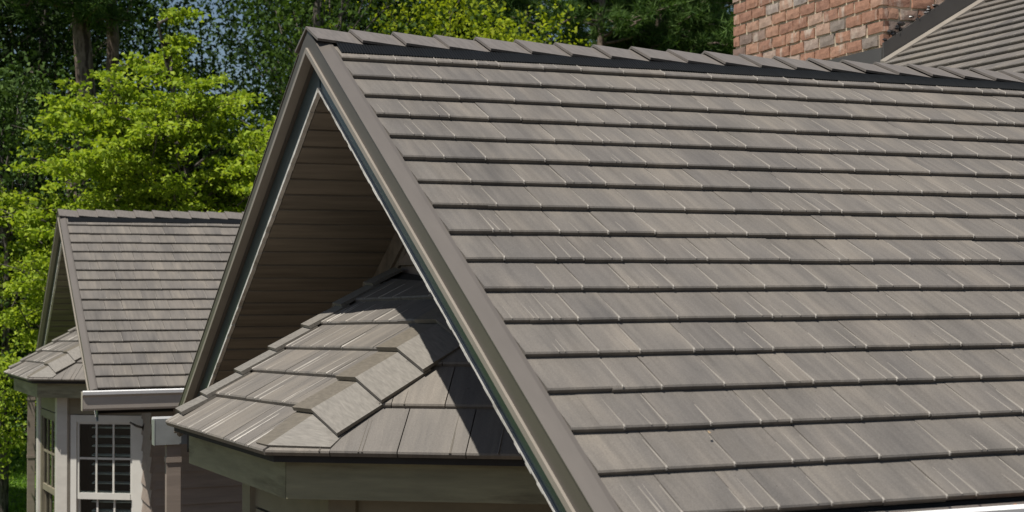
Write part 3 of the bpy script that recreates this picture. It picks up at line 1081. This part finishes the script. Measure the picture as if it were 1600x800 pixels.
def leaves(P, size, up=0.5, asp=0.55, dirs=None):
    """folded diamond leaves at points P; up = how far their faces turn to the sky"""
    n = len(P)
    nm = rng.normal(size=(n, 3))
    nm /= np.linalg.norm(nm, axis=1)[:, None]
    nm = nm * (1 - up) + np.array([0, 0, 1.0]) * up
    nm /= np.linalg.norm(nm, axis=1)[:, None]
    t = rng.normal(size=(n, 3)) if dirs is None else dirs + rng.normal(size=(n, 3)) * .5
    t -= nm * (t * nm).sum(1)[:, None]
    t /= np.linalg.norm(t, axis=1)[:, None] + 1e-9
    b = np.cross(nm, t)
    sz = size * rng.uniform(.6, 1.25, n)[:, None]
    droop = nm * sz * .18
    V = np.stack([P - t * sz * .5, P + b * sz * asp * .5 + droop, P + t * sz * .5 - droop * .6, P - b * sz * asp * .5 + droop], 1).reshape(-1, 3)
    Fq = np.arange(4 * n).reshape(n, 4)
    return V, Fq

def branch_path(p0, p1, sag, k=5, jit=.06):
    p0, p1 = Vector(p0), Vector(p1)
    L = (p1 - p0).length
    return [p0.lerp(p1, i / k) + Vector((random.gauss(0, jit * L * .3), random.gauss(0, jit * L * .3), sag * L * math.sin(math.pi * i / k) + random.gauss(0, jit * L * .2))) * (0 if i == 0 else 1) for i in range(k + 1)]

def tree_root(name, x, y, label, group=None, cat="tree"):
    r = bpy.data.objects.new(name, None)
    C.objects.link(r)
    r.location = (x, y, GROUND)
    tag(r, label, cat, group)
    return r

def layered_tree(x, y, H, rad, nb, per, size, mat, label, name="dogwood_tree", z_lo=.22, bark=M_BARK, upn=.55, prof=None, thick=.05, group=None, seed=1, cat="tree"):
    random.seed(seed)
    root = tree_root(name, x, y, label, group, cat)
    tr = MB()
    path = [(0, 0, 0)] + [(random.gauss(0, .02) * H * i / 6, random.gauss(0, .02) * H * i / 6, H * .96 * i / 6) for i in range(1, 7)]
    tr.tube(path, [H * .017 * (1 - .85 * i / 6) + .01 for i in range(7)], 8)
    tr.build("trunk", bark, root, None, True)
    br = MB()
    pts = []
    prof = prof or (lambda t: math.sin(math.pi * min(1, (t * .9 + .12))) ** .7)
    for k in range(nb):
        t = z_lo + (1 - z_lo) * ((k + random.random()) / nb)
        a = k * 2.399 + random.uniform(-.4, .4)
        Lb = rad * prof((t - z_lo) / (1 - z_lo)) * random.uniform(.45, 1.15)
        z0 = H * t * .94
        p0 = Vector((0, 0, z0 - Lb * .12))
        p1 = Vector((math.cos(a) * Lb, math.sin(a) * Lb, z0 + Lb * random.uniform(-.02, .16)))
        bp = branch_path(p0, p1, .05)
        br.tube(bp, [max(.006, .014 * H / 6 * (1 - .8 * i / 5)) for i in range(6)], 5)
        ns = max(3, int(Lb / .22))
        for q in range(ns):
            f = .25 + .75 * (q + random.random()) / ns
            cpt = bp[min(5, int(f * 5))].lerp(bp[min(5, int(f * 5) + 1)], f * 5 % 1)
            for w in range(3):
                sc = Lb * .26 * (1.15 - .5 * f)
                cc = np.array(cpt) + np.array([random.gauss(0, sc), random.gauss(0, sc), random.gauss(.02, thick)])
                m_ = int(per * random.uniform(.5, 1.3))
                pts.append(cc + rng.normal(size=(m_, 3)) * np.array([.16, .16, thick * .55]) * (rad / 2))
                br.tube([cpt, Vector(cc)], [.006, .003], 3)
    br.build("branches", bark, root, None, True)
    P = np.concatenate(pts)
    V, Fq = leaves(P, size, upn)
    link("crown", np_mesh("crown", V, Fq, mat), root)
    return root

def round_tree(x, y, H, crown_z0, rad, nclump, per, size, mat, label, name="oak_tree", bark=M_BARK, group=None, seed=1, trunk_r=None, cat="tree", spread=.30, upn=.25):
    random.seed(seed)
    root = tree_root(name, x, y, label, group, cat)
    tr = MB()
    tr_ = trunk_r or H * .014
    path = [Vector((random.gauss(0, .015) * H * i / 6, random.gauss(0, .015) * H * i / 6, H * .9 * i / 6)) for i in range(7)]
    path[0] = Vector((0, 0, -.1))
    tr.tube(path, [tr_ * (1 - .75 * i / 6) for i in range(7)], 10)
    tr.build("trunk", bark, root, None, True)
    br = MB()
    pts = []
    for k in range(nclump):
        t = random.random()
        z = crown_z0 + (H - crown_z0) * t
        a = random.uniform(0, 6.28)
        env = rad * (math.sin(math.pi * (.12 + .84 * t)) ** .6)
        r_ = env * (random.random() ** .45)
        cc = Vector((math.cos(a) * r_, math.sin(a) * r_, z))
        st = path[min(6, max(1, int(z / H * 6 - .5)))]
        if k % 2 == 0:
            br.tube(branch_path(st, cc, .06), [max(.008, .02 * H / 10 * (1 - .8 * i / 5)) for i in range(6)], 5)
        m_ = int(per * random.uniform(.4, 1.4))
        g = rng.normal(size=(m_, 3)) * np.array([1, 1, .55]) * rad * spread * random.uniform(.45, 1.0)
        pts.append(np.array(cc) + g)
    br.build("branches", bark, root, None, True)
    P = np.concatenate(pts)
    P[:, 2] = np.maximum(P[:, 2], .05)
    V, Fq = leaves(P, size, upn)
    link("crown", np_mesh("crown", V, Fq, mat), root)
    return root

def tufts(P, L, n=9, w=.012):
    k = len(P)
    d = rng.normal(size=(k, n, 3)) + np.array([0, 0, .45])
    d /= np.linalg.norm(d, axis=2)[..., None]
    s = np.cross(d, rng.normal(size=(k, n, 3)))
    s /= np.linalg.norm(s, axis=2)[..., None]
    ln = L * rng.uniform(.7, 1.15, (k, n, 1))
    p = P[:, None, :]
    V = np.stack([p - s * w, p + s * w, p + d * ln], 2).reshape(-1, 3)
    return V, np.arange(3 * k * n).reshape(-1, 3)

def pine(x, y, H, r, z0, z1, rad, nb, label, seed, group=None, tl=.26, per=11, w=.014):
    random.seed(seed)
    root = tree_root("pine_tree", x, y, label, group)
    tr = MB()
    path = [Vector((0, 0, -.1))] + [Vector((random.gauss(0, .006) * H, random.gauss(0, .006) * H, H * i / 9)) for i in range(1, 10)]
    tr.tube(path, [r * (1.12 - .8 * i / 9) for i in range(10)], 14)
    tr.build("trunk", M_PBARK, root, None, True)
    br = MB()
    pts = []
    for k in range(nb):
        t = (k + random.random()) / nb
        z = z0 + (z1 - z0) * t
        a = random.uniform(0, 6.28)
        Lb = rad * (1 - .55 * t) * random.uniform(.5, 1.1)
        i = min(8, int(z / H * 9))
        st = path[i].lerp(path[i + 1], z / H * 9 - i)
        en = Vector((math.cos(a) * Lb, math.sin(a) * Lb, z + Lb * random.uniform(-.12, .22)))
        bp = branch_path(st, en, .05, 6, .10)
        br.tube(bp, [max(.01, r * .24 * (1 - .85 * q / 6)) for q in range(7)], 6)
        for q in range(int(5 + Lb * 3.2)):
            f = random.uniform(.35, 1.0)
            j = min(5, int(f * 6))
            b0 = bp[j].lerp(bp[j + 1], f * 6 - j)
            tip = b0 + Vector((random.gauss(0, .42), random.gauss(0, .42), random.gauss(.08, .20)))
            br.tube([b0, tip], [.014, .007], 4)
            for e in range(per):
                u = random.uniform(.35, 1.05)
                pts.append(np.array(b0.lerp(tip, u)) + rng.normal(size=3) * .05)
    br.build("branches", M_PBARK, root, None, True)
    V, Fq = tufts(np.array(pts), tl, 10, w)
    link("crown", np_mesh("crown", V, Fq, L_PINE), root)
    return root

# bright layered tree behind the small house
def spray_tree(x, y, env, nl, label, seed, size, mat, dmax=1.0, per=26, cat="tree", name="dogwood_tree"):
    """ascending limbs that end in flat, drooping sprays; env = [(height, reach)] outline"""
    random.seed(seed)
    root = tree_root(name, x, y, label, None, cat)
    H = env[-1][0]
    tr = MB()
    path = [Vector((random.gauss(0, .03) * i, random.gauss(0, .03) * i, H * .97 * i / 8)) for i in range(9)]
    tr.tube(path, [H * .014 * (1 - .9 * i / 8) + .008 for i in range(9)], 8)
    tr.build("trunk", M_BARK, root, None, True)
    br = MB()
    pts, dirs = [], []
    hs, rs_ = [e[0] for e in env], [e[1] for e in env]
    for k in range(nl):
        for tr_y in range(40):
            z = env[0][0] + (H - env[0][0]) * random.random()
            if random.random() * max(rs_) < float(np.interp(z, hs, rs_)) + .22:
                break
        r_ = float(np.interp(z, hs, rs_)) * random.choice([1.0, .95, .8, .6, .4, 1.08])
        a = k * 2.399 + random.uniform(-.5, .5)
        en = Vector((math.cos(a) * r_, math.sin(a) * r_ * dmax, z))
        zs = max(.6, z - r_ * random.uniform(.35, .9) - .1)
        i = min(7, int(zs / (H * .97) * 8))
        st = path[i].lerp(path[i + 1], zs / (H * .97) * 8 - i)
        bp = branch_path(st, en, random.uniform(-.05, .12), 5, .10)
        br.tube(bp, [max(.007, .028 * (1 - .8 * q / 5)) for q in range(6)], 6)
        for q in range(max(3, int(3 + r_ * 4))):
            f = random.uniform(.35, 1.0)
            b0 = bp[min(4, int(f * 5))].lerp(bp[min(4, int(f * 5)) + 1], min(1, f * 5 - min(4, int(f * 5))))
            ta = a + random.gauss(0, .9)
            tl_ = random.uniform(.2, .62) * (1 if r_ > .5 else .35)
            tip = b0 + Vector((math.cos(ta) * tl_, math.sin(ta) * tl_, random.uniform(-.08, .2) * tl_ * 2))
            br.tube([b0, b0.lerp(tip, .5) + Vector((0, 0, .03)), tip], [.008, .006, .003], 4)
            for w in range(3):
                u = random.uniform(.3, 1.1)
                cc = np.array(b0.lerp(tip, u))
                m_ = int(per * random.uniform(.35, 1.3))
                pts.append(cc + rng.normal(size=(m_, 3)) * np.array([.105, .105, .032]) + np.array([0, 0, random.uniform(-.03, .03)]))
    br.build("branches", M_BARK, root, None, True)
    P = np.concatenate(pts)
    V, Fq = leaves(P, size, .5, .58)
    link("crown", np_mesh("crown", V, Fq, mat), root)
    return root
spray_tree(1.95, 15.4, [(2.4, 2.3), (3.6, 2.5), (4.5, 2.4), (5.2, 2.0), (5.8, 1.7), (6.15, 1.3), (6.45, .8), (6.8, .42), (7.35, .12)], 165,
           "bright lime green dogwood with airy flat sprays of leaves above the small house roof", 3, .088, L_LIME)
spray_tree(-1.15, 18.2, [(1.6, 1.3), (2.6, 1.7), (3.4, 1.4), (4.2, .3)], 46, "low lime green dogwood with drooping sprays at the left edge", 8, .088, L_LIME)
round_tree(-1.05, 15.4, 2.9, .9, 1.05, 90, 70, .075, L_LIME, "yellow green shrub at far left beside the small bay", name="shrub", cat="shrub", seed=5)
round_tree(-1.9, 20.0, 3.0, .9, 1.3, 90, 60, .085, L_LIME, "lime shrub at lower left standing on the lawn", name="shrub", cat="shrub", seed=6)
# twin pines
pine(1.17, 20.06, 15, .21, 8.0, 15, 2.6, 34, "thick rough barked pine trunk, left one of the pair", 11)
pine(1.78, 20.96, 14, .16, 7.8, 14, 2.4, 30, "slimmer rough barked pine trunk, right one of the pair", 12)
pine(12.9, 24.3, 12, .17, 7.2, 12, 2.4, 26, "straight pine trunk standing above the middle of the ridge", 13)
pine(14.6, 25.0, 11, .2, 4.8, 11, 3.4, 66, "dense long needled pine left of the brick chimney", 14, per=14)
pine(11.0, 27.5, 11, .2, 5.2, 11, 3.2, 56, "long needled pine behind the middle of the ridge with drooping boughs", 15, per=13)
pine(17.5, 29.0, 11.5, .2, 5.0, 11.5, 3.8, 60, "broad dark pine directly behind the brick chimney", 16, per=13)
# yellow green and mid green broadleaf trees
round_tree(7.5, 20.5, 8.9, 5.4, 1.9, 60, 85, .12, L_MAPLE, "yellow green maple peeping over the ridge right of the gable peak", name="maple_tree", seed=21)
round_tree(10.4, 22.5, 9.2, 5.6, 1.3, 34, 80, .12, L_MAPLE, "smaller yellow green maple beside the straight pine trunk", name="maple_tree", seed=22)
round_tree(4.9, 18.8, 11, 3.6, 2.1, 85, 110, .11, L_MID, "mid green oak behind the gable peak with dark limbs", seed=23)
round_tree(-.3, 17.2, 6.6, 1.2, 1.75, 95, 120, .10, L_HOLLY, "grey green holly left of the twin pine trunks", name="holly_tree", seed=24)
# dark wood behind
DK = [(-1.6, 23, 13, 2.6, "dark leafy tree at the far left edge of the wood"), (1.0, 26, 14, 3.0, "tall dark tree right behind the twin pine trunks"), (4.4, 25.5, 6.8, 2.7, "dark tree behind the lime dogwood, right of the twin pines"),
      (7.2, 27, 13, 2.9, "dark tree behind the yellow green maple"), (10.0, 31, 13, 3.2, "dark tree far behind the middle of the ridge"), (14.5, 33, 14, 3.4, "dark tree far behind the long needled pines")]
for i, (x, y, H, r_, lb) in enumerate(DK):
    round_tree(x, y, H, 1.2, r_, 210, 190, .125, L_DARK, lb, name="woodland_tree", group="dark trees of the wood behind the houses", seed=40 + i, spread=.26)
# the far wood reads as one mass
P = []
random.seed(77)
for k in range(1900):
    x, y, z = random.uniform(-9, 34), random.uniform(33, 46), GROUND + random.uniform(.3, 13.5)
    u = (x + 1.69) / (y + 6.72)            # openings where the sky shows through the wood
    if (abs(u - .19) < .022 and z > 2.2) or (abs(u - .135) < .008 and 1.9 < z) or (abs(u - .29) < .012 and z > 4.2):
        z = GROUND + random.uniform(.3, 5)
    P.append(np.array([x, y, z]) + rng.normal(size=(90, 3)) * np.array([.8, .8, .5]))
P = np.concatenate(P)
P = P[P[:, 2] > GROUND]
V, Fq = leaves(P, .21, .25)
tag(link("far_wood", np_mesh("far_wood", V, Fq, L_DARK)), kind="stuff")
# grass blades on the lawn in view
n = 26000
gx, gy = rng.uniform(-5, 4, n), rng.uniform(16, 30, n)
V, Fq = tufts(np.stack([gx, gy, np.full(n, GROUND)], 1), .12, 2, .012)
L_GRASS = leaf_mat("grass_blade", [(0.13, 0.26, 0.025), (0.20, 0.36, 0.035), (0.26, 0.42, 0.06)], .35)
tag(link("grass", np_mesh("grass", V, Fq, L_GRASS)), kind="stuff")

# a fallen leaf on the lower part of the big roof
mb = MB()
mb.add([(-.008, -.004, 0), (0, -.006, .003), (.009, .001, .001), (.003, .006, .003), (-.005, .004, .001)], [(0, 1, 2, 3, 4)])
o = mb.build("fallen_leaf", plain("tan_leaf", (0.33, 0.24, 0.14), 0.7, 0.2), None, (0.469, -2.838, -1.577))
o.rotation_euler = (TH, .1, .6)
tag(o, "single curled dry leaf lying on the lower part of the big shingled roof", "leaf")

# bare twig caught against the window casing of the small house
mb = MB()
mb.tube([(.524, 9.607, -2.599), (.591, 9.568, -2.638), (.645, 9.535, -2.651), (.688, 9.51, -2.577)], [.009, .013, .014, .007], 6)
mb.tube([(.645, 9.535, -2.651), (.668, 9.522, -2.70), (.694, 9.506, -2.796)], [.014, .011, .006], 6)
tag(mb.build("twig", M_BARK, None, None, True), "bare forked brown twig beside the window of the small house", "twig")
